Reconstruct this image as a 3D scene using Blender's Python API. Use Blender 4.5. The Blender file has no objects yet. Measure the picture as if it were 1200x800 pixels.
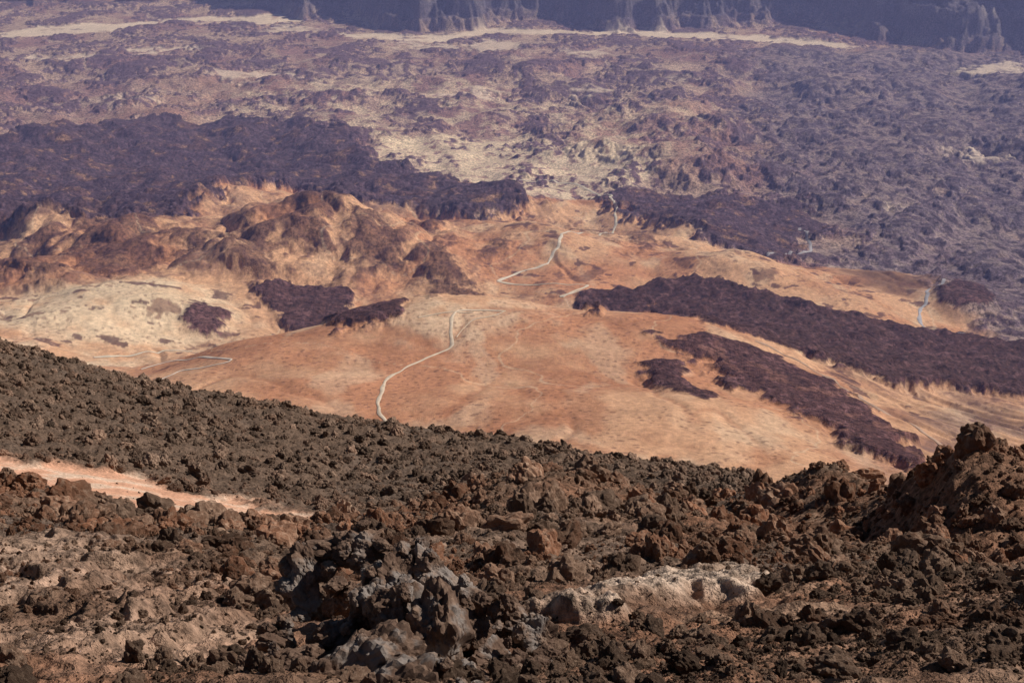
import bpy, math, random, time
import numpy as np
from mathutils import Vector, Matrix, noise as mn
T0=time.time()
random.seed(3); rng=np.random.default_rng(5)
P=math.radians(22.6); F=1648.0
SUN_AZ=math.radians(72)   # from +Y toward +X
SUN_EL=math.radians(40)

# ------------------------------------------------------------ survey helpers
def ray(u,v):
    t=math.tan(P-math.atan((400-v)/F))
    return (u-600)/F*(math.cos(P)+t*math.sin(P)), t
class TPS:
    def __init__(s,pts,sa,reg=1e-4):
        s.sa=sa
        A=np.array([[p[0]*sa,math.log(p[1])] for p in pts]); T=np.array([p[2] for p in pts])
        n=len(A); K=s.k(np.hypot(A[:,None,0]-A[None,:,0],A[:,None,1]-A[None,:,1]))+np.eye(n)*reg
        Q=np.hstack([np.ones((n,1)),A])
        M=np.zeros((n+3,n+3)); M[:n,:n]=K; M[:n,n:]=Q; M[n:,:n]=Q.T
        s.w=np.linalg.solve(M,np.concatenate([T,[0,0,0]])); s.A=A
    def k(s,r): return np.where(r>1e-9,r*r*np.log(np.maximum(r,1e-9)),0)
    def __call__(s,a,y):
        a=np.asarray(a,float); l=np.log(np.asarray(y,float)); a=a*s.sa
        n=len(s.A); out=s.w[n]+s.w[n+1]*a+s.w[n+2]*l
        for i in range(n):
            r2=(a-s.A[i,0])**2+(l-s.A[i,1])**2
            out=out+s.w[i]*0.5*r2*np.log(np.maximum(r2,1e-18))
        return out
def ctl(l): 
    o=[]
    for u,v,y in l:
        a,t=ray(u,v); o.append((a,y,t))
    return o

# ------------------------------------------------------------ noise
TAB=np.random.default_rng(77).random(65536).astype(np.float32); TC_=np.cos(TAB*2*np.pi); TS_=np.sin(TAB*2*np.pi)
def hi(ix,iy,s):
    return ((ix*np.int64(7919)+iy*np.int64(104729)+((ix*iy)&1023)*31+s*1299709)^((ix*31+iy*17)>>3))&65535
def h2(ix,iy,s): return TAB[hi(ix,iy,s)]
def perlin(x,y,s=0):
    fx0=np.floor(x);fy0=np.floor(y);fx=(x-fx0).astype(np.float32);fy=(y-fy0).astype(np.float32)
    ix=fx0.astype(np.int64);iy=fy0.astype(np.int64)
    u=fx*fx*fx*(fx*(fx*6-15)+10);w=fy*fy*fy*(fy*(fy*6-15)+10)
    def g(dx,dy):
        k=hi(ix+dx,iy+dy,s); return TC_[k]*(fx-dx)+TS_[k]*(fy-dy)
    a=g(0,0);b=g(1,0);c=g(0,1);d=g(1,1)
    return 1.5*((a*(1-u)+b*u)*(1-w)+(c*(1-u)+d*u)*w)
def fbm(x,y,sc,o=4,s=0,gain=.5):
    r=0;am=1;tot=0
    for i in range(o):
        r=r+am*perlin(x/sc+17.3*i,y/sc-9.1*i,s+i);tot+=am;am*=gain;sc/=2.03
    return r/tot
def ridged(x,y,sc,o=4,s=0,gain=.55):
    r=0;am=1;tot=0
    for i in range(o):
        r=r+am*(1-2*np.abs(perlin(x/sc+7.3*i,y/sc+3.1*i,s+i)));tot+=am;am*=gain;sc/=2.1
    return r/tot
def worley(x,y,s=0):
    fx=np.floor(x);fy=np.floor(y);ix=fx.astype(np.int64);iy=fy.astype(np.int64);rx=(x-fx).astype(np.float32);ry=(y-fy).astype(np.float32)
    d=np.full(x.shape,9.0,np.float32)
    for dx in(-1,0,1):
        for dy in(-1,0,1):
            q=(dx+h2(ix+dx,iy+dy,s)-rx)**2+(dy+h2(ix+dx,iy+dy,s+7)-ry)**2
            d=np.minimum(d,q)
    return np.sqrt(d)
def ss(e0,e1,x):
    t=np.clip((x-e0)/(e1-e0),0,1); return t*t*(3-2*t)
def lin(r,g,b):
    f=lambda c:((c/255+.055)/1.055)**2.4 if c>10 else c/255/12.92
    return np.array([f(r),f(g),f(b)])
def mix(A,B,m): return A*(1-m[:,None])+B*m[:,None]
def sdf(poly,X,Y):
    poly=np.array(poly);d=np.full(X.shape,1e18);ins=np.zeros(X.shape,bool)
    n=len(poly)
    for i in range(n):
        a=poly[i];b=poly[(i+1)%n];e=b-a
        px=X-a[0];py=Y-a[1];h=np.clip((px*e[0]+py*e[1])/(e@e+1e-9),0,1)
        d=np.minimum(d,(px-h*e[0])**2+(py-h*e[1])**2)
        if a[1]!=b[1]:
            c=((a[1]>Y)!=(b[1]>Y))&(X<(b[0]-a[0])*(Y-a[1])/(b[1]-a[1])+a[0]); ins^=c
    return np.sqrt(d)*np.where(ins,-1,1)

def grid_mesh(name,X,Y,Z,cols,attrs,mat):
    ny,nx=X.shape
    me=bpy.data.meshes.new(name); co=np.stack([X,Y,Z],-1).reshape(-1,3).astype(np.float32)
    idx=np.arange(ny*nx).reshape(ny,nx)
    q=np.stack([idx[:-1,:-1],idx[:-1,1:],idx[1:,1:],idx[1:,:-1]],-1).reshape(-1,4).astype(np.int32)
    me.vertices.add(len(co)); me.vertices.foreach_set('co',co.ravel())
    me.loops.add(q.size); me.loops.foreach_set('vertex_index',q.ravel())
    me.polygons.add(len(q)); me.polygons.foreach_set('loop_start',np.arange(0,q.size,4,dtype=np.int32))
    me.update(calc_edges=True)
    me.polygons.foreach_set('use_smooth',np.ones(len(q),bool))
    c=me.color_attributes.new('albedo','FLOAT_COLOR','POINT')
    c.data.foreach_set('color',np.hstack([cols,np.ones((len(cols),1))]).astype(np.float32).ravel())
    for k,vv in attrs.items():
        at=me.attributes.new(k,'FLOAT','POINT'); at.data.foreach_set('value',vv.astype(np.float32).ravel())
    me.materials.append(mat)
    o=bpy.data.objects.new(name,me); bpy.context.collection.objects.link(o); return o

# ------------------------------------------------------------ materials
def nd(nt,t,**k):
    n=nt.nodes.new(t)
    for a,b in k.items(): setattr(n,a,b)
    return n
def base_mat(name):
    m=bpy.data.materials.new(name); m.use_nodes=True; nt=m.node_tree; b=nt.nodes['Principled BSDF']
    b.inputs['Roughness'].default_value=.95; b.inputs['Specular IOR Level'].default_value=.1
    return m,nt,b
def noise_node(nt,src,scale,detail=6,rough=.6):
    n=nd(nt,'ShaderNodeTexNoise'); n.inputs['Scale'].default_value=scale
    n.inputs['Detail'].default_value=detail; n.inputs['Roughness'].default_value=rough
    nt.links.new(src,n.inputs['Vector']); return n.outputs[0]
def maprange(nt,src,a,b,c,d):
    n=nd(nt,'ShaderNodeMapRange'); nt.links.new(src,n.inputs[0])
    for i,v in zip((1,2,3,4),(a,b,c,d)): n.inputs[i].default_value=v
    return n.outputs[0]
def math_n(nt,op,a,b):
    n=nd(nt,'ShaderNodeMath',operation=op)
    for i,v in enumerate((a,b)):
        if isinstance(v,(int,float)): n.inputs[i].default_value=v
        else: nt.links.new(v,n.inputs[i])
    return n.outputs[0]
def scale_col(nt,col,f):
    n=nd(nt,'ShaderNodeVectorMath',operation='SCALE'); nt.links.new(col,n.inputs[0]); nt.links.new(f,n.inputs['Scale']); return n.outputs[0]
def terrain_mat(name,s1,s2,s3,bump,dist,ystretch=1.0,flatk=.22):
    m,nt,b=base_mat(name)
    at=nd(nt,'ShaderNodeAttribute',attribute_name='albedo'); ro=nd(nt,'ShaderNodeAttribute',attribute_name='rough')
    g=nd(nt,'ShaderNodeNewGeometry').outputs['Position']
    if ystretch!=1:
        vm=nd(nt,'ShaderNodeVectorMath',operation='MULTIPLY'); nt.links.new(g,vm.inputs[0]); vm.inputs[1].default_value=(1,ystretch,1); g=vm.outputs[0]
    n1=noise_node(nt,g,s1); n2=noise_node(nt,g,s2,6,.72); n3=noise_node(nt,g,s3,3,.6)
    f1=maprange(nt,n1,.3,.7,.88,1.12)
    sp=maprange(nt,n2,.38,.62,-.6,.6)
    k=math_n(nt,'MULTIPLY',ro.outputs['Fac'],.9); k=math_n(nt,'ADD',k,flatk)
    sp=math_n(nt,'MULTIPLY',sp,k); sp=math_n(nt,'ADD',sp,1.0)
    f=math_n(nt,'MULTIPLY',f1,sp)
    nt.links.new(scale_col(nt,at.outputs['Color'],f),b.inputs['Base Color'])
    bp=nd(nt,'ShaderNodeBump'); bp.inputs['Distance'].default_value=dist
    hh=math_n(nt,'ADD',n2,n3)
    nt.links.new(hh,bp.inputs['Height']); st=math_n(nt,'MULTIPLY',ro.outputs['Fac'],bump); st=math_n(nt,'ADD',st,.14)
    nt.links.new(st,bp.inputs['Strength']); nt.links.new(bp.outputs[0],b.inputs['Normal'])
    return m

# ============================================================ VALLEY
L=[]
for u in (-300,0,300,600,900,1200,1500):
    L+=[(u,50,7500),(u,100,6300),(u,150,5400),(u,200,4600),(u,640,1000),(u,700,800)]
L+=[(-300,250,3900),(0,250,3800),(300,245,3800),(600,250,3900),(900,250,4000),(1200,250,4200),(1500,250,4300),
(-300,300,3100),(0,300,3100),(300,290,3050),(600,290,3200),(900,300,3300),(1200,300,3600),(1500,300,3700),
(-300,340,2600),(0,340,2600),(300,345,2650),(600,330,2850),(900,350,2750),(1200,350,2950),(1500,350,3050),
(-300,400,2150),(0,390,2150),(150,400,2200),(150,430,2060),(0,425,1950),(300,380,2420),(400,368,2560),(520,350,2680),(640,346,2680),
(160,437,1860),(280,401,1960),(380,376,2040),(460,357,2100),(540,349,2140),(620,353,2140),(680,361,2120),(760,364,2110),(830,380,2060),
(300,410,2180),(380,402,2260),(460,398,2330),(540,396,2370),(620,396,2370),(700,392,2340),(780,386,2300),
(900,400,2130),(1000,400,2400),(1100,420,2350),(1200,440,2300),(1500,440,2300),(1000,450,1920),(1100,500,1720),(1200,520,1700),
(200,480,1550),(400,428,1780),(540,402,1890),(650,406,1890),(750,412,1870),(400,500,1450),(600,500,1450),(800,500,1450),(920,480,1620),(600,455,1640),
(600,560,1230),(900,560,1250),(1100,560,1350),(1200,570,1400),(1500,560,1400),(300,560,1230),(0,500,1500),(0,560,1250),(-300,500,1500)]
pts=ctl(L)
for a in(-.6,-.3,0,.3,.6): pts.append((a,9500,1400/9500)); pts.append((a,14000,1400/14000))
TV=TPS(pts,1.0,1e-5)
ylook=np.exp(np.linspace(math.log(900),math.log(9000),1500))
def W(u,v,ymin=0):
    a,t=ray(u,v); T=TV(np.full(ylook.shape,a),ylook)
    k=np.where((T<t)&(ylook>ymin))[0]
    i=k[0] if len(k) else len(ylook)-1
    y=ylook[i]; return (a*y,y)
def WP(l): return [W(*p) for p in l]

NC=1500; SC=1.25
ycum=[0,10,40,95,150,200,260,290,330,390,480,570,660,760,860,960,1010,1040]
yt=[800,1000,1250,1450,1650,1900,2150,2500,2800,3200,3900,4600,5400,6300,7500,8200,9000,14000]
nr=int(1040*SC); yy=np.interp(np.linspace(0,1040,nr),ycum,yt)
k=np.ones(25)/25; yp=np.pad(yy,12,mode='reflect',reflect_type='odd'); yy=np.convolve(yp,k,'valid')
aa=np.linspace(-.50,.50,NC); AMX=.50
ac=np.linspace(-AMX,AMX,160); rc=np.arange(0,nr,6); rc=np.append(rc,nr-1) if rc[-1]!=nr-1 else rc
AC,YC=np.meshgrid(ac,yy[rc]); TC=TV(AC,YC)
T1=np.stack([np.interp(aa,ac,TC[i]) for i in range(len(rc))])
ri=np.interp(np.arange(nr),rc,np.arange(len(rc))); i0=np.clip(np.floor(ri).astype(int),0,len(rc)-2); fr=(ri-i0)[:,None]
TG=T1[i0]*(1-fr)+T1[i0+1]*fr
Yg=np.repeat(yy[:,None],NC,1); Xg=aa[None,:]*Yg; Zg=-TG*Yg
X=Xg.ravel();Y=Yg.ravel();Z=Zg.ravel().copy()
wx=fbm(X,Y,260,5,11); wy=fbm(X,Y,260,5,31)
wfx=fbm(X,Y,45,4,61)
def mask(poly,soft=12,warp=70,fine=25):
    w=WP(poly); xs=[p[0] for p in w]; ys=[p[1] for p in w]; out=np.zeros(X.shape)
    pad=250
    sel=np.where((X>min(xs)-pad)&(X<max(xs)+pad)&(Y>min(ys)-pad)&(Y<max(ys)+pad))[0]
    if len(sel)==0: return out
    d=sdf(w,X[sel]+wx[sel]*warp,Y[sel]+wy[sel]*warp*1.4)+wfx[sel]*fine
    out[sel]=1-ss(-soft,soft,d); return out

sand=mask([(-400,268),(0,268),(100,268),(200,255),(260,232),(330,218),(400,240),(480,246),(560,254),(640,240),(720,243),(790,265),(830,290),(900,303),(1000,310),(1080,330),(1100,352),(1160,398),(1230,425),(1600,480),(1600,640),(-400,640)],30,60,60)
pale=mask([(420,165),(520,155),(640,165),(730,195),(755,226),(690,242),(600,238),(500,210)],90,220,60)
pale2=mask([(250,105),(420,90),(640,100),(820,140),(830,190),(720,200),(600,165),(420,165),(300,140)],150,300,60)
biglava=mask([(-400,190),(0,178),(100,152),(250,143),(350,150),(420,180),(480,205),(580,222),(630,247),(560,254),(480,246),(400,240),(330,220),(260,236),(200,262),(100,275),(0,275),(-400,280)],28,110,80)
midlava=mask([(690,232),(780,228),(850,238),(940,233),(962,262),(930,292),(890,302),(830,285),(760,260),(700,248)],26,110,90)
tongue=mask([(675,357),(700,345),(760,338),(830,341),(900,355),(1000,376),(1100,392),(1230,412),(1500,440),(1500,500),(1230,470),(1130,456),(1050,450),(980,427),(900,402),(830,380),(760,362),(690,365)],14,34,38)
tongue2=mask([(765,400),(810,395),(870,403),(930,428),(1000,472),(1060,512),(1100,560),(1040,532),(950,492),(880,457),(830,428),(780,416)],16,48,60)
tongue3=mask([(750,425),(790,424),(832,462),(825,471),(790,462),(760,447)],14,24,32)
cone=mask([(1096,350),(1120,343),(1150,347),(1166,358),(1155,374),(1120,374),(1100,366)],12,12,12)
redp=mask([(975,318),(1040,315),(1092,340),(1082,358),(1040,350),(1000,336)],40,50,30)
blob=mask([(298,348),(340,335),(400,345),(482,355),(470,370),(400,383),(330,376)],12,24,36)
blob2=mask([(218,372),(240,362),(266,372),(262,392),(225,388)],14,24,26)
lobe=np.zeros(X.shape)
for pl in ([(78,262),(140,262),(190,275),(205,300),(170,328),(120,334),(90,312)],[(268,302),(300,286),(332,302),(328,328),(300,340),(276,328)],[(336,286),(370,268),(392,285),(378,312),(347,310)],
           [(398,306),(430,290),(472,305),(482,332),(435,330)],[(497,312),(528,303),(546,330),(533,350),(507,344)],[(208,294),(238,288),(252,311),(226,322)],[(18,293),(68,286),(74,303),(32,310)],
           [(480,278),(512,277),(516,292),(485,295)],[(10,320),(70,322),(60,340),(10,338)],[(570,305),(590,300),(588,320),(572,322)],[(680,272),(712,268),(720,280),(690,284)],[(735,285),(760,280),(772,300),(750,312)]):
    lobe=np.maximum(lobe,mask(pl,34,60,80))
hz=mask([(-60,262),(60,262),(240,240),(400,232),(520,255),(560,300),(550,345),(440,350),(300,350),(240,335),(130,345),(0,340),(-60,330)],90,90,50)
flat=mask([(-400,345),(120,350),(240,340),(300,380),(200,415),(150,440),(-400,470)],50,60,30)
hill=mask([(150,440),(290,402),(380,376),(460,356),(540,347),(680,358),(830,378),(960,450),(1080,540),(1150,640),(0,640)],50,30,20)
summit=mask([(440,372),(520,352),(640,356),(600,372),(560,395),(530,415),(510,400),(470,392)],60,50,40)
grey=mask([(880,60),(1250,60),(1500,60),(1500,440),(1200,405),(1120,340),(1000,305),(960,250),(900,180)],160,240,60)
tanA=mask([(40,180),(110,130),(220,88),(330,75),(350,105),(240,130),(170,165),(90,190)],120,260,80)
tanB=mask([(650,160),(740,120),(820,125),(870,160),(840,215),(760,215),(690,190)],120,200,80)
topale=mask([(-400,48),(0,39),(90,30),(200,21),(330,20),(345,24),(310,28),(200,28),(120,38),(0,45),(-400,60)],25,160,60)
topale=np.maximum(topale,mask([(398,38),(480,42),(600,34),(750,37),(900,43),(995,53),(980,57),(880,49),(750,43),(600,40),(480,50),(400,45)],25,110,60))
for c in [(345,34,30,5),(582,54,26,6),(505,54,30,4),(1140,178,22,4),(960,128,12,3),(1055,242,12,4),(690,105,20,3),(1165,80,30,6),(300,90,50,5),(550,110,40,4),(150,120,30,3),(820,95,30,3),(60,70,40,4),(200,60,40,4),(690,62,30,3)]:
    u,v,a_,b_=c
    topale=np.maximum(topale,mask([(u+a_*math.cos(i/10*6.283),v+b_*math.sin(i/10*6.283)) for i in range(10)],45,180,150)*.8)
LV=np.clip(biglava+midlava+tongue+tongue2+tongue3+blob+blob2+cone*.6,0,1)
far=1-sand; lobe*=(1-LV)
print('masks',time.time()-T0)
# --- relief
rid=ridged(X,Y,70,4,5); rid2=ridged(X,Y,22,3,77); bl=fbm(X,Y,38,4,91)
big=fbm(X,Y,700,4,41)
n_far=fbm(X,Y*.75,240,5,131)
chan=np.abs(fbm(X+wx*120,Y*.6+wy*120,420,3,141))
island=ss(-.04,.16,n_far+.5*bl-.26*pale-.12*pale2-.14*tanA-.1*tanB+.04)*ss(.01,.08,chan)
Lf=np.clip(LV+far*island*(1-topale),0,1)
farW=ss(2300,3800,Y)
Z+=farW*(1-.8*topale)*(big*105+n_far*28*(1-.5*pale))*(1-ss(6500,7600,Y)*.8)
Z+=tanB*(22+26*ridged(X+wx*80,Y*.6,260,3,145))+tanA*12*ridged(X+wx*80,Y*.6,260,3,145)
Z+=Lf*(4+7*rid+3.5*rid2)*(.5+.5*ss(1800,4500,Y))
Z+=biglava*10+tongue*4+tongue2*2.5+tongue3*1.5+midlava*8+blob*4+blob2*3
Z+=biglava*np.abs(fbm(X,Y,300,3,203))*55+tongue*np.abs(fbm(X,Y,90,3,204))*22
bil=np.abs(fbm(X+wx*90,Y*.7+wy*90,270,2,301))
bil2=np.abs(fbm(X+wx*50,Y*.6+wy*50,95,2,305))
rl=ridged(X+wx*30,Y*.4,40,3,309)
Z+=hz*(np.minimum(bil,.42)*86+np.minimum(bil2,.4)*24+rl*1.4-14)
Z+=lobe*(5+3*rid+2*rid2)
for u,v,r,h in [(350,285,180,66),(285,318,105,40),(440,298,140,56),(525,325,95,40),(225,300,95,34),(150,290,125,36),(60,282,110,32),(395,255,120,20),(485,272,110,24),
                (850,325,170,50),(150,356,170,28),(1130,366,75,38),(600,300,180,44),(690,300,140,30),(760,320,120,20),(960,350,170,22),(40,330,130,26),(590,275,120,22)]:
    x0,y0=W(u,v); d2=((X-x0+wx*50)**2+((Y-y0+wy*50)*.8)**2)/(r*r); Z+=h*np.exp(-d2**1.3)
gz=sand*(1-LV)*(1-hz)
rill=fbm(X+wx*30,Y*.4,26,4,425)
dr=np.abs(fbm(X*1.0+wx*60,(Y*.45+wy*40),230,3,427))
Z+=gz*(fbm(X,Y,300,3,411)*18*(1-.2*hill)-np.maximum(.12-np.abs(fbm(X+Y*.3+wx*30,Y*.4,190,3,421)),0)*42*(1-.93*hill)*ss(-.1,.3,n_far+.1)+rill*(1.4-.6*hill)-hill*ss(.14,.0,dr)*2.4)
right=ss(.22,.36,X/Y)*ss(2500,1800,Y); Z+=-right*(1-LV)*np.abs(fbm(X+.9*Y,Y*.2,120,4,431))*34
yw=8050+wx*260+fbm(X,Y*0,1100,3,501)*500 - ss(.20,.30,X/Y)*900 + ss(-.05,-.3,X/Y)*900
butt=fbm(X+wx*60,Y*.25,520,4,511)
s=(Y-yw+butt*420)
q=np.clip(s/1000,0,1.3); st=q+.030*np.sin(q*42+wx*2)+.012*np.sin(q*97)
wall=ss(-30,160,s)
Z+=wall*620*np.clip(st,0,1.3)**.85
Z+=wall*ridged(X,Y*.4,160,3,515)*26

# --- colour
tan=lin(191,146,114); red=lin(172,114,83); palec=lin(210,186,158); brown=lin(108,74,62); dark=lin(76,50,50); purp=lin(80,60,70)
n_a=fbm(X,Y*.8,420,5,601); n_b=fbm(X,Y*.8,110,5,611); n_c=fbm(X,Y*.8,35,4,621); n_d=fbm(X,Y*.8,12,3,631)
C=np.repeat(tan[None],len(X),0)
C=mix(C,red,ss(-.2,.30,n_a+n_b*.6)*.75)
C=mix(C,palec,ss(.2,.5,-n_a+n_b*.6)*.3*(1-hill*.5))
C=mix(C,palec,flat*ss(-.4,.3,n_b-n_a)*.7)
C=mix(C,palec,summit*.55*ss(-.3,.2,n_b+n_c*.4+.1))
C=mix(C,red*.82,ss(.0,.3,fbm(X+wx*60,Y*.6+wy*60,160,5,641))*.6*hill*(1-summit))
C=mix(C,red*.80,hill*ss(.06,.0,dr+.03*n_c)*.45)
C=mix(C,palec*.92,ss(.10,.35,fbm(X+wx*40,Y*.4,90,4,643))*.30*sand*(1-hz))
C=mix(C,brown*1.15,hz*ss(-.04,.20,bil*.9-.17+.45*n_b+.25*n_c)*.6)
C=mix(C,dark*1.1,hz*ss(.16,.28,bil2+.6*n_c)*ss(0,.15,bil-.08)*.4)
C=mix(C,brown,(1-hz)*(1-hill)*sand*ss(.24,.36,n_b+.5*n_c)*.7)
C=mix(C,dark*1.2,(1-hz)*sand*(1-hill*.97)*ss(.26,.31,fbm(X,Y,60,4,645)+.15*n_b)*.8)
lb=ss(.25,.85,lobe+.6*n_c+.3*n_d-.2*np.maximum(0,n_b)); C=mix(C,brown*.95,lb*.72); C=mix(C,dark*1.1,lb*ss(.02,.25,bl+.5*n_c)*.55)
wd=worley(X/15+wfx,Y/20,881)
C=mix(C,brown*.75,sand*(1-LV)*ss(.24,.10,wd+.5*np.maximum(0,-n_b*2))*.55)
tr=np.abs(fbm(X+wx*60,Y*.7+wy*60,330,2,871)); C=mix(C,palec,sand*(1-LV)*ss(.008,.002,tr)*.35)
C=mix(C,brown*.8,redp*.8)
C=mix(C,lin(134,102,88),right*ss(-.2,.2,n_b)*.7)
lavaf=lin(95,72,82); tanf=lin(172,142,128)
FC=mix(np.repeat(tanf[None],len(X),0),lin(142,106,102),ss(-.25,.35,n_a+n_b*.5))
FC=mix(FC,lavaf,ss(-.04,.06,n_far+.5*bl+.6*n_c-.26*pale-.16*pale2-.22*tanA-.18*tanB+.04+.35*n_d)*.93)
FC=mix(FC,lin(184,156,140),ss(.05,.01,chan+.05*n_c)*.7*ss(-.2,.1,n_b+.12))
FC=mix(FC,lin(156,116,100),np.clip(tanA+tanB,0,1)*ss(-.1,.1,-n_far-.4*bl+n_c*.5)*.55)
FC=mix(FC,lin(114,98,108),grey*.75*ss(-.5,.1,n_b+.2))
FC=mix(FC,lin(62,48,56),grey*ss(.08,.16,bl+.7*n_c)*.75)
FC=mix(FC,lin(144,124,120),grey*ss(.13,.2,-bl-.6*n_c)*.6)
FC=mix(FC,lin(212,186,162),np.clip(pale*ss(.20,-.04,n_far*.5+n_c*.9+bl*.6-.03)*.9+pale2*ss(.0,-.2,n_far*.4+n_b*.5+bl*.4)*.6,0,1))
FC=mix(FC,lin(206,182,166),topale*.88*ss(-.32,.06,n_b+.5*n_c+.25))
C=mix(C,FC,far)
for m_,c_ in((biglava,purp*.78),(midlava,purp*.85),(tongue,dark*.85),(tongue2,dark*1.15),(tongue3,dark*.95),(cone,dark*1.0),(blob,dark*1.05),(blob2,dark*1.4)):
    ms=ss(.30,.62,m_+.35*n_d+.2*n_c)
    C=mix(C,c_,ms*.96)
    C=mix(C,c_*2.1+.014,ms*ss(.06,.35,n_c+.8*n_d)*.65)
bm_=ss(.3,.6,np.clip(biglava+midlava,0,1))
C=mix(C,brown*.9,bm_*ss(.05,.4,n_b+n_c*.6)*.5)
C=mix(C,tan*.8,bm_*ss(.30,.42,n_b*.6+bl)*.5)
C=mix(C,brown*1.3,ss(.3,.6,tongue2)*ss(.1,.25,n_b*.7+n_c*.6)*.6)
C=mix(C,lin(88,80,90),wall*.95)
C=mix(C,lin(150,134,130),wall*ss(.1,.6,np.sin(q*42+wx*2)*.5+n_b)*.4)
hk=1-.45*hill*(1-LV)
C*= (1+.26*n_d*hk+.18*n_c*hk)[:,None]
rough=np.clip(.12+.9*LV+far*.85*(1-topale)*(1-.4*pale)+hz*.25+lobe*.5,0,1)
mv=terrain_mat('valley_ground',.006,.13,.5,.8,5.0,.75,.20)
Zt=Z.reshape(nr,NC)
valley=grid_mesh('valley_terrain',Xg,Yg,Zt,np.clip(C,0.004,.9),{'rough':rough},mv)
print('valley',time.time()-T0)
def hz_at(x,y):
    a=x/y; c=(a+AMX)/(2*AMX)*(NC-1); r=np.interp(y,yy,np.arange(nr))
    c0=int(np.clip(np.floor(c),0,NC-2));r0=int(np.clip(np.floor(r),0,nr-2));fc=c-c0;f2=r-r0
    return (Zt[r0,c0]*(1-fc)+Zt[r0,c0+1]*fc)*(1-f2)+(Zt[r0+1,c0]*(1-fc)+Zt[r0+1,c0+1]*fc)*f2
def road(name,l,w,col):
    m,nt,b=base_mat(name+'_gravel'); g=nd(nt,'ShaderNodeNewGeometry').outputs['Position']
    n=noise_node(nt,g,.05); cr=nd(nt,'ShaderNodeMix',data_type='RGBA'); nt.links.new(maprange(nt,n,.38,.62,0,1),cr.inputs[0])
    cr.inputs[6].default_value=(*lin(*col),1); cr.inputs[7].default_value=(*(lin(*col)*.76),1); nt.links.new(cr.outputs[2],b.inputs['Base Color'])
    p=np.array(WP(l)); q=[]; pp=np.vstack([2*p[0]-p[1],p,2*p[-1]-p[-2]])
    for i in range(1,len(pp)-2):
        n_=max(3,int(np.linalg.norm(pp[i+1]-pp[i])/6))
        for t in np.linspace(0,1,n_,endpoint=False):
            q.append(.5*((2*pp[i])+(-pp[i-1]+pp[i+1])*t+(2*pp[i-1]-5*pp[i]+4*pp[i+1]-pp[i+2])*t*t+(-pp[i-1]+3*pp[i]-3*pp[i+1]+pp[i+2])*t**3))
    q=np.array(q+[p[-1]]); d=np.gradient(q,axis=0); d/=np.linalg.norm(d,axis=1)[:,None]+1e-9; nn=np.stack([-d[:,1],d[:,0]],1)
    vs=[];fs=[]
    for i in range(len(q)):
        ww=w*(.85+.6*mn.noise(Vector((i*.15,w,3))))
        off=mn.noise(Vector((i*.06,w,9)))*w*2.0+mn.noise(Vector((i*.2,w,5)))*w*.4
        for sg in(-1,-.33,.33,1):
            x,y=q[i]+nn[i]*(sg*ww/2+off); vs.append((x,y,hz_at(x,y)+1.2-.6*(abs(sg)>.9)))
    for i in range(len(q)-1):
        for j in range(3): a_=i*4+j; fs.append((a_,a_+1,a_+5,a_+4))
    me=bpy.data.meshes.new(name); me.from_pydata(vs,[],fs); me.materials.append(m); me.polygons.foreach_set('use_smooth',[True]*len(fs))
    o=bpy.data.objects.new(name,me); bpy.context.collection.objects.link(o)
road('dirt_road',[(458,496),(443,472),(450,450),(475,427),(510,413),(534,405),(533,388),(530,372),(545,364),(590,362)],5.8,(206,184,162))
road('dirt_road',[(534,395),(552,380),(575,370),(590,362)],3.5,(200,176,152))
road('dirt_road',[(555,366),(520,368),(490,374)],4,(200,176,152))
road('dirt_road',[(583,334),(605,328),(640,321),(662,302),(690,288),(716,279)],8,(212,194,178))
road('dirt_road',[(583,334),(640,337),(690,340),(655,352),(690,347),(740,342)],7.5,(208,188,168))
road('dirt_road',[(165,433),(200,425),(245,418),(270,424),(240,430),(212,433),(190,447)],6,(214,194,178))
road('dirt_road',[(110,420),(160,414),(225,405)],8,(210,192,172))
road('dirt_road',[(560,222),(610,212),(660,218),(700,228),(720,250),(716,279)],8,(212,196,180))
road('paved_road',[(893,304),(930,294),(950,283),(936,266)],9,(160,152,158))
road('paved_road',[(1130,398),(1085,384),(1077,370),(1090,352),(1102,343)],8,(168,162,168))
road('dirt_road',[(885,404),(940,428),(1000,462),(1060,495),(1130,525),(1210,548)],8,(178,146,126))

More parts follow.
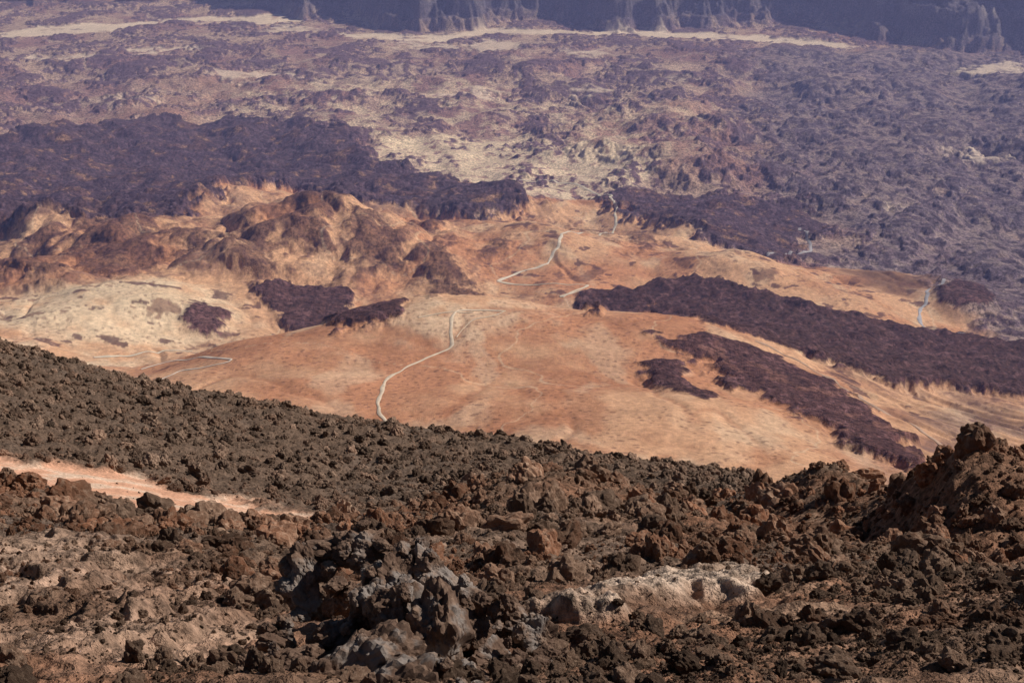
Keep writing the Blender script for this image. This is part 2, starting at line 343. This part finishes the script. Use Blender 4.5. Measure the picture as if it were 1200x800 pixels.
# ============================================================ FOREGROUND SLOPE
G=[]
for u in(-250,0,300,600,900,1200,1450): G+=[(u,1250,2.0),(u,960,4),(u,810,7),(u,780,900),(u,740,500)]
G+=[(0,740,9.5),(0,690,14),(0,640,21),(0,605,31),(0,575,42),(0,608,50),(0,590,60),(0,540,84),(0,500,100),(0,450,130),(0,408,170),(0,450,230),(0,590,330),
(-250,720,9.5),(-250,640,18),(-250,530,42),(-250,565,52),(-250,480,90),(-250,340,170),(-250,400,230),(-250,560,330),
(150,740,9.5),(150,690,14),(150,645,22),(150,624,31),(150,609,40),(150,634,48),(150,606,62),(150,564,84),(150,522,105),(150,482,130),(150,448,165),(150,490,230),(150,620,330),
(300,745,9.5),(300,695,14),(300,655,22),(300,632,34),(300,650,44),(300,624,62),(300,596,84),(300,552,105),(300,512,130),(300,480,160),(300,530,230),(300,650,330),
(450,750,9.5),(450,695,15),(450,650,24),(450,622,36),(450,645,46),(450,618,70),(450,582,100),(450,543,130),(450,504,160),(450,560,230),(450,660,330),
(600,750,9.5),(600,700,15),(600,640,24),(600,592,36),(600,566,46),(600,612,60),(600,593,85),(600,558,115),(600,522,155),(600,580,230),(600,670,330),
(750,750,9.5),(750,705,15),(750,655,22),(750,612,34),(750,588,48),(750,614,60),(750,586,95),(750,549,150),(750,610,230),(750,680,330),
(880,750,9.5),(880,700,15),(880,660,22),(880,630,34),(880,618,44),(880,604,60),(880,586,100),(880,567,140),(880,630,230),(880,690,330),
(940,655,28),(940,632,38),(940,562,46),(940,620,60),
(1000,750,9),(1000,700,14),(1000,675,20),(1000,655,29),(1000,640,36),(1000,574,42),(1000,630,60),(1000,650,110),(1000,700,300),
(1060,755,8.8),(1060,700,13.5),(1060,676,19),(1060,660,27),(1060,648,31),(1060,572,36),(1060,640,50),
(1115,755,8.5),(1115,705,12.5),(1115,684,17),(1115,668,24),(1115,660,27.5),(1115,562,31),(1115,620,42),(1115,660,80),(1115,700,300),
(1200,755,8.5),(1200,710,12.5),(1200,692,17),(1200,682,21.5),(1200,674,25),(1200,600,29),(1200,650,42),(1200,680,100),(1200,710,300),
(1450,740,8.5),(1450,650,17),(1450,570,26),(1450,650,42),(1450,710,200)]
TF=TPS(ctl(G),2.2,1e-5)
NF=1250; NY=1200
al=np.linspace(-.56,.56,NF); ly=np.concatenate([np.linspace(math.log(2.6),math.log(230),NY-50),np.linspace(math.log(235),math.log(950),50)])
ac=np.linspace(-.65,.65,200); lc=np.linspace(math.log(2.),ly[-1],300)
AC,LC=np.meshgrid(ac,lc); TCf=TF(AC,np.exp(LC))
def tf(a,l):
    c=np.clip((a-ac[0])/(ac[1]-ac[0]),0,len(ac)-1.001); r=np.clip((l-lc[0])/(lc[1]-lc[0]),0,len(lc)-1.001)
    c0=c.astype(int);r0=r.astype(int);fc=c-c0;f2=r-r0
    return (TCf[r0,c0]*(1-fc)+TCf[r0,c0+1]*fc)*(1-f2)+(TCf[r0+1,c0]*(1-fc)+TCf[r0+1,c0+1]*fc)*f2
def fW(u,v,ymin,ymax):
    a,t=ray(u,v); ys=np.exp(np.linspace(math.log(ymin),math.log(ymax),600)); T=tf(np.full(600,a),np.log(ys))
    k=np.where(T<t)[0]; i=k[0] if len(k) else int(np.argmin(T)); return a*ys[i],ys[i]
path_poly=[fW(u,v,52,110) for u,v in [(-250,480),(0,532),(60,543),(130,558),(210,576),(290,592),(335,602),(440,612),(480,617),(440,622),(380,617),(310,614),(230,608),(150,606),(70,604),(0,596),(-250,550)]]
dust1=[fW(u,v,6,40) for u,v in [(-100,650),(60,640),(160,660),(235,690),(250,740),(180,765),(60,760),(-100,770)]]
dust2=[fW(u,v,6,40) for u,v in [(645,738),(690,712),(740,704),(800,692),(850,680),(886,700),(872,714),(800,714),(740,724),(690,740)]]
dust3=[fW(u,v,6,45) for u,v in [(500,640),(620,640),(760,640),(850,650),(800,680),(660,690),(560,670)]]
dust4=[fW(u,v,6,45) for u,v in [(20,700),(150,710),(250,735),(330,760),(250,790),(100,790),(0,780)]]
def fore_height(X,Y,hf=True):
    a=X/Y; l=np.log(Y); Zb=-tf(a,l)*Y
    pm=1-ss(-1.2,1.2,sdf(path_poly,X,Y)+fbm(X,Y,6,4,5)*6)
    d1=np.maximum(1-ss(-.8,.8,sdf(dust1,X,Y)+fbm(X,Y,2,3,6)*1.5),.7*(1-ss(-.5,.5,sdf(dust4,X,Y)+fbm(X,Y,1.4,3,16)*1.5)))
    d2=1-ss(-.3,.3,sdf(dust2,X,Y)+fbm(X,Y,1.2,4,8)*1.0)
    d3=1-ss(-1.5,1.5,sdf(dust3,X,Y)+fbm(X,Y,3,3,9)*2)
    sm=np.clip(pm+.6*d2,0,1)
    for i,lam in enumerate((9.,3.6,1.5,.65,.28,.12)):
        amp=np.minimum(.22*lam,(.0045 if i<2 else .0075)*Y)*(1-.88*sm)*(1-.3*d1)
        wv=perlin(X/lam/1.5,Y/lam/1.5,700+i)*.6
        Zb=Zb+amp*((.62-worley(X/lam+wv,Y/lam-wv,710+i))*1.5+.4*perlin(X/lam*.7,Y/lam*.7,720+i))
    led=fbm(X*.8,Y*.5,1.1,4,740); led=led*3; led=(np.floor(led)+ss(.55,1,led-np.floor(led)))*.16
    Zb=Zb+d1*(led+.12*ridged(X,Y*.6,.8,4,730))+d2*(.24+.14*ridged(X+Y*.3,Y*.3,.5,4,731))
    return Zb,pm,d1,d2,d3
Ag,Lg=np.meshgrid(al,ly); Yf=np.exp(Lg); Xf=Ag*Yf
Zf,pm,d1,d2,d3=fore_height(Xf.ravel(),Yf.ravel())
x=Xf.ravel();y=Yf.ravel()
na=fbm(x,y,18,5,801); nb=fbm(x,y,3.,5,811); nc=fbm(x,y,.5,4,821)
c0=lin(112,89,73); C=np.repeat(c0[None],len(x),0)
C=mix(C,lin(136,96,73),ss(-.1,.35,na+.4*nb)*.75*ss(75,45,y))
C=mix(C,lin(92,82,75),ss(0,.4,-na+.4*nb)*.5)
C=mix(C,lin(98,80,67),ss(60,90,y)*.6)
C=mix(C,lin(152,122,100),ss(.12,.35,fbm(x,y,1.6,4,831))*.6*ss(60,30,y))
C=mix(C,lin(166,136,115),d1*ss(-.3,.3,nb+.2)*.75)
C=mix(C,lin(194,168,146),d2*ss(-.6,.0,nb+.3*nc)*.94)
C=mix(C,lin(136,110,92),d3*.55)
pk=mix(np.repeat(lin(206,154,124)[None],len(x),0),lin(222,194,168),ss(-.1,.4,nb+.5*na))
pk=mix(pk,lin(150,112,90),ss(.15,.35,nb+nc*.6)*.5)
C=C*(1-pm[:,None])+pk*pm[:,None]
C*=(1+.35*nc+.28*nb)[:,None]
mf=terrain_mat('lava_slope_ground',.5,5.,22.,.8,.12)
slope=grid_mesh('lava_slope',Xf,Yf,Zf.reshape(Xf.shape),np.clip(C,.004,.9),{'rough':np.clip(.8-.45*pm,0,1)},mf)
print('fore',time.time()-T0)

# ------------------------------------------------------------ rocks
def rock_mat(name,base,hi_,grey_,rs=1.0,lo=.45,hi2=1.6,bd=.06,patch=None):
    m,nt,b=base_mat(name)
    g=nd(nt,'ShaderNodeNewGeometry').outputs['Position']; tc=nd(nt,'ShaderNodeTexCoord').outputs['Object']
    oi=nd(nt,'ShaderNodeObjectInfo').outputs['Random']
    big=noise_node(nt,g,.14 if patch is None else 2.6,4); fine=noise_node(nt,tc,3.5*rs,6,.7)
    mx=nd(nt,'ShaderNodeMix',data_type='RGBA'); nt.links.new(maprange(nt,big,.42 if patch is None else .52,.58 if patch is None else .6,0,1),mx.inputs[0])
    mx.inputs[6].default_value=(*base,1); mx.inputs[7].default_value=(*(np.array(base)*np.array([1.25,.92,.76]) if patch is None else patch),1)
    sx=nd(nt,'ShaderNodeSeparateXYZ'); nt.links.new(g,sx.inputs[0])
    md_=nd(nt,'ShaderNodeMix',data_type='RGBA'); nt.links.new(maprange(nt,sx.outputs['Y'],50,95,0,.75),md_.inputs[0]); nt.links.new(mx.outputs[2],md_.inputs[6]); md_.inputs[7].default_value=(*grey_,1)
    m2=nd(nt,'ShaderNodeMix',data_type='RGBA'); f=maprange(nt,fine,.48,.72,0,.85); nt.links.new(f,m2.inputs[0]); nt.links.new(md_.outputs[2],m2.inputs[6]); m2.inputs[7].default_value=(*hi_,1)
    v=maprange(nt,oi,0,1,lo,hi2); nt.links.new(scale_col(nt,m2.outputs[2],v),b.inputs['Base Color'])
    bp=nd(nt,'ShaderNodeBump'); bp.inputs['Distance'].default_value=bd; bp.inputs['Strength'].default_value=.9
    nt.links.new(noise_node(nt,tc,9*rs,6,.75),bp.inputs['Height']); nt.links.new(bp.outputs[0],b.inputs['Normal'])
    return m
mr=rock_mat('lava_rock',tuple(lin(110,86,70)),tuple(lin(164,136,114)),tuple(lin(95,78,66)))
import bmesh
def crag(seed,sub,lumps=1.0,sq=(1,.85,.7),fr=.10):
    bm=bmesh.new(); bmesh.ops.create_icosphere(bm,subdivisions=sub,radius=1)
    o=Vector((seed*7.31,seed*3.17,seed*1.9))
    for v in bm.verts:
        p=v.co.copy(); n=p.normalized()
        c=mn.voronoi(p*1.3+o)[0]; f1=c[0];f2=c[1]
        d=.9+.25*lumps*mn.noise(p*1.1+o)+.38*lumps*(.35-f1)+.2*lumps*min(.5,(f2-f1))
        c2=mn.voronoi(p*3.1+o)[0]; d+=-.20*lumps*(c2[0]-.3)
        d+=fr*mn.fractal(p*5+o,1,2,3)*lumps
        v.co=Vector((n.x*d*sq[0],n.y*d*sq[1],n.z*d*sq[2]))
    return bm
col=bpy.data.collections.new('rock_kinds')
for i in range(12):
    bm=crag(i+1,4,.95,(1,random.uniform(.7,.95),random.uniform(.55,.95)))
    me=bpy.data.meshes.new('lava_rock'); bm.to_mesh(me); bm.free(); me.materials.append(mr)
    o=bpy.data.objects.new('rock_kind',me); col.objects.link(o)
N=180000
a_=rng.uniform(-.54,.54,N); l_=rng.uniform(math.log(4.5),math.log(235),N); ys=np.exp(l_); xs=a_*ys
zb,pmm,q1,q2,q3=fore_height(xs,ys)
px=2.4*(1-rng.random(N))**(-1/1.85); px=np.clip(px,2.4,50)
size=np.clip(px*ys*1.2/F*.5,.012,.8)
keep=(rng.random(N)>pmm*.98)&(rng.random(N)>q2*.93)&(rng.random(N)>q1*.6)&(rng.random(N)>q3*.5)
size=np.where(pmm>.3,size*.5,size); size=np.where((q1>.4)|(q2>.2),np.minimum(size,.06),size)
clump=fbm(xs,ys,4,3,901)+fbm(xs,ys,.8,2,905)*.5; keep&=(rng.random(N)<.66+clump*1.7)
xs,ys,zb,size=xs[keep],ys[keep],zb[keep],size[keep]; n=len(xs)
me=bpy.data.meshes.new('lava_rubble'); me.vertices.add(n); me.vertices.foreach_set('co',np.stack([xs,ys,zb+size*.12],1).astype(np.float32).ravel())
at=me.attributes.new('rot','FLOAT_VECTOR','POINT'); at.data.foreach_set('vector',rng.uniform(0,6.283,(n,3)).astype(np.float32).ravel())
sv=size[:,None]*rng.uniform(.75,1.3,(n,3)); at=me.attributes.new('scl','FLOAT_VECTOR','POINT'); at.data.foreach_set('vector',sv.astype(np.float32).ravel())
at=me.attributes.new('idx','INT','POINT'); at.data.foreach_set('value',rng.integers(0,12,n).astype(np.int32))
rub=bpy.data.objects.new('lava_rubble',me); bpy.context.collection.objects.link(rub)
ng=bpy.data.node_groups.new('scatter','GeometryNodeTree')
ng.interface.new_socket('Geometry',in_out='INPUT',socket_type='NodeSocketGeometry'); ng.interface.new_socket('Geometry',in_out='OUTPUT',socket_type='NodeSocketGeometry')
gi=ng.nodes.new('NodeGroupInput');go=ng.nodes.new('NodeGroupOutput'); ip=ng.nodes.new('GeometryNodeInstanceOnPoints'); ci=ng.nodes.new('GeometryNodeCollectionInfo')
ci.inputs['Collection'].default_value=col; ci.inputs['Separate Children'].default_value=True; ci.inputs['Reset Children'].default_value=True
ip.inputs['Pick Instance'].default_value=True
def na_(nm,ty):
    q=ng.nodes.new('GeometryNodeInputNamedAttribute'); q.data_type=ty; q.inputs['Name'].default_value=nm; return q.outputs['Attribute']
lk=ng.links.new
lk(gi.outputs[0],ip.inputs['Points']); lk(ci.outputs[0],ip.inputs['Instance']); lk(na_('idx','INT'),ip.inputs['Instance Index'])
lk(na_('rot','FLOAT_VECTOR'),ip.inputs['Rotation']); lk(na_('scl','FLOAT_VECTOR'),ip.inputs['Scale']); lk(ip.outputs[0],go.inputs[0])
md=rub.modifiers.new('scatter','NODES'); md.node_group=ng

def block(seed,sub,sq,R):
    bm=bmesh.new(); bmesh.ops.create_icosphere(bm,subdivisions=sub,radius=1)
    rr=random.Random(seed); o=Vector((seed*5.1,seed*2.3,seed))
    pl=[(Vector((rr.gauss(0,1),rr.gauss(0,1),rr.gauss(0,1))).normalized(),rr.uniform(.6,.9)) for _ in range(9)]
    for v in bm.verts:
        n=v.co.normalized(); d=1.15
        for nn,k in pl:
            c=n.dot(nn)
            if c>.05: d=min(d,k/c)
        p=n*d
        c1=mn.voronoi(p*2.0+o)[0]; c2=mn.voronoi(p*4.6+o)[0]; c3=mn.voronoi(p*10+o)[0]
        d=d*(1+.30*(.38-c1[0])+.17*(.33-c2[0])+.08*(.33-c3[0]))+.16*mn.noise(p*1.5+o)+.04*mn.fractal(p*5+o,.8,2,5)
        v.co=Vector((n.x*d*sq[0],n.y*d*sq[1],n.z*d*sq[2]))
    return bm
def outcrop(name,lumps,mat,sub=5):
    bm=bmesh.new()
    for i,(u,v,r,y,sx,sz) in enumerate(lumps):
        a,t=ray(u,v); c=Vector((a*y,y,-t*y)); R=r*y*1.2/F
        b2=block(i*3+20,sub if r>20 else sub-1,(sx,1.0,sz),R)
        ang=random.uniform(-.9,.9); ti=random.uniform(-.4,.4)
        tmp=bpy.data.meshes.new('t')
        b2.transform(Matrix.Translation(c)@Matrix.Rotation(ang,4,'Z')@Matrix.Rotation(ti,4,'Y')@Matrix.Scale(R,4))
        b2.to_mesh(tmp); b2.free(); bm.from_mesh(tmp); bpy.data.meshes.remove(tmp)
    me=bpy.data.meshes.new(name); bm.to_mesh(me); bm.free(); me.materials.append(mat)
    o=bpy.data.objects.new(name,me); bpy.context.collection.objects.link(o); return o
mo=rock_mat('outcrop_rock',tuple(lin(90,70,58)),tuple(lin(142,116,97)),tuple(lin(90,80,72)),2.6,1.0,1.15,.012,tuple(lin(124,113,105)))
lm=[(364,662,23,8.5,.8,1.4),(357,700,26,8.4,.9,1.2),(386,642,19,8.6,1.3,.7),(428,650,28,8.5,1.2,.9),(462,684,36,8.2,1.1,1),(500,672,30,8.3,1,1.0),(534,704,34,8.2,1,1.1),
(430,722,30,8.0,.9,1.3),(380,748,30,7.9,1.2,.8),(470,728,42,7.8,1,1.1),(514,750,44,7.6,.8,1.5),(556,742,32,8.0,1,1),(600,728,30,8.2,1.2,.9),(630,752,26,8.0,1,1.1),(580,776,34,7.7,1.3,.8),
(440,785,50,7.3,1.2,1),(500,815,50,7.1,1,1),(345,778,32,7.6,1.2,.8),(305,792,28,7.5,1.2,.8),(612,800,36,7.5,1.2,1),(545,805,42,7.2,1,1),(430,626,13,8.7,1.4,.6),(482,650,15,8.5,1,1),(330,745,18,8.1,1,1),(655,780,22,7.9,1.2,.9),
(390,800,46,7.2,1.3,.9),(460,840,60,6.9,1.4,1),(560,850,60,6.9,1.4,1),(350,840,50,7.0,1.4,.9),(404,700,22,9.0,1,1.2)]
rr=random.Random(9)
for (u,v,r,y,sx,sz) in list(lm):
    for _ in range(3):
        an=rr.uniform(0,6.28); lm.append((u+math.cos(an)*r*.9,v+math.sin(an)*r*.8,rr.uniform(6,15),y-rr.uniform(-.05,.2),rr.uniform(.8,1.3),rr.uniform(.7,1.2)))
outcrop('lava_outcrop',lm,mo)

# ============================================================ haze
bpy.ops.mesh.primitive_cube_add(size=1,location=(0,6200,-900)); hzv=bpy.context.object; hzv.name='valley_haze_air'; hzv.scale=(16000,10600,1400)
m=bpy.data.materials.new('valley_haze_air'); m.use_nodes=True; nt=m.node_tree; nt.nodes.clear()
o=nd(nt,'ShaderNodeOutputMaterial'); vsn=nd(nt,'ShaderNodeVolumeScatter'); vsn.inputs['Color'].default_value=(.43,.45,1,1); vsn.inputs['Density'].default_value=6.0e-5; vsn.inputs['Anisotropy'].default_value=.1
nt.links.new(vsn.outputs[0],o.inputs['Volume']); hzv.data.materials.append(m)

# ============================================================ light, sky, camera
w=bpy.data.worlds.new('World'); bpy.context.scene.world=w; w.use_nodes=True; nt=w.node_tree
sk=nt.nodes.new('ShaderNodeTexSky'); sk.sky_type='NISHITA'; sk.sun_disc=False; sk.sun_elevation=SUN_EL; sk.sun_rotation=SUN_AZ; sk.altitude=3500
nt.links.new(sk.outputs[0],nt.nodes['Background'].inputs[0]); nt.nodes['Background'].inputs[1].default_value=.05
sd=bpy.data.lights.new('sun','SUN'); sd.energy=5.0; sd.angle=math.radians(.53); sd.color=(1,.965,.915)
so=bpy.data.objects.new('sun',sd); bpy.context.collection.objects.link(so)
dv=Vector((math.cos(SUN_EL)*math.sin(SUN_AZ),math.cos(SUN_EL)*math.cos(SUN_AZ),math.sin(SUN_EL)))
so.rotation_euler=dv.to_track_quat('Z','Y').to_euler()
cd=bpy.data.cameras.new('camera'); cd.lens=18/(600/F); cd.sensor_width=36; cd.clip_end=40000; cd.clip_start=.5
co=bpy.data.objects.new('camera',cd); bpy.context.collection.objects.link(co); co.rotation_euler=(math.pi/2-P,0,0)
bpy.context.scene.camera=co
sc=bpy.context.scene; sc.view_settings.view_transform='Standard'; sc.view_settings.look='None'
print('done',time.time()-T0)
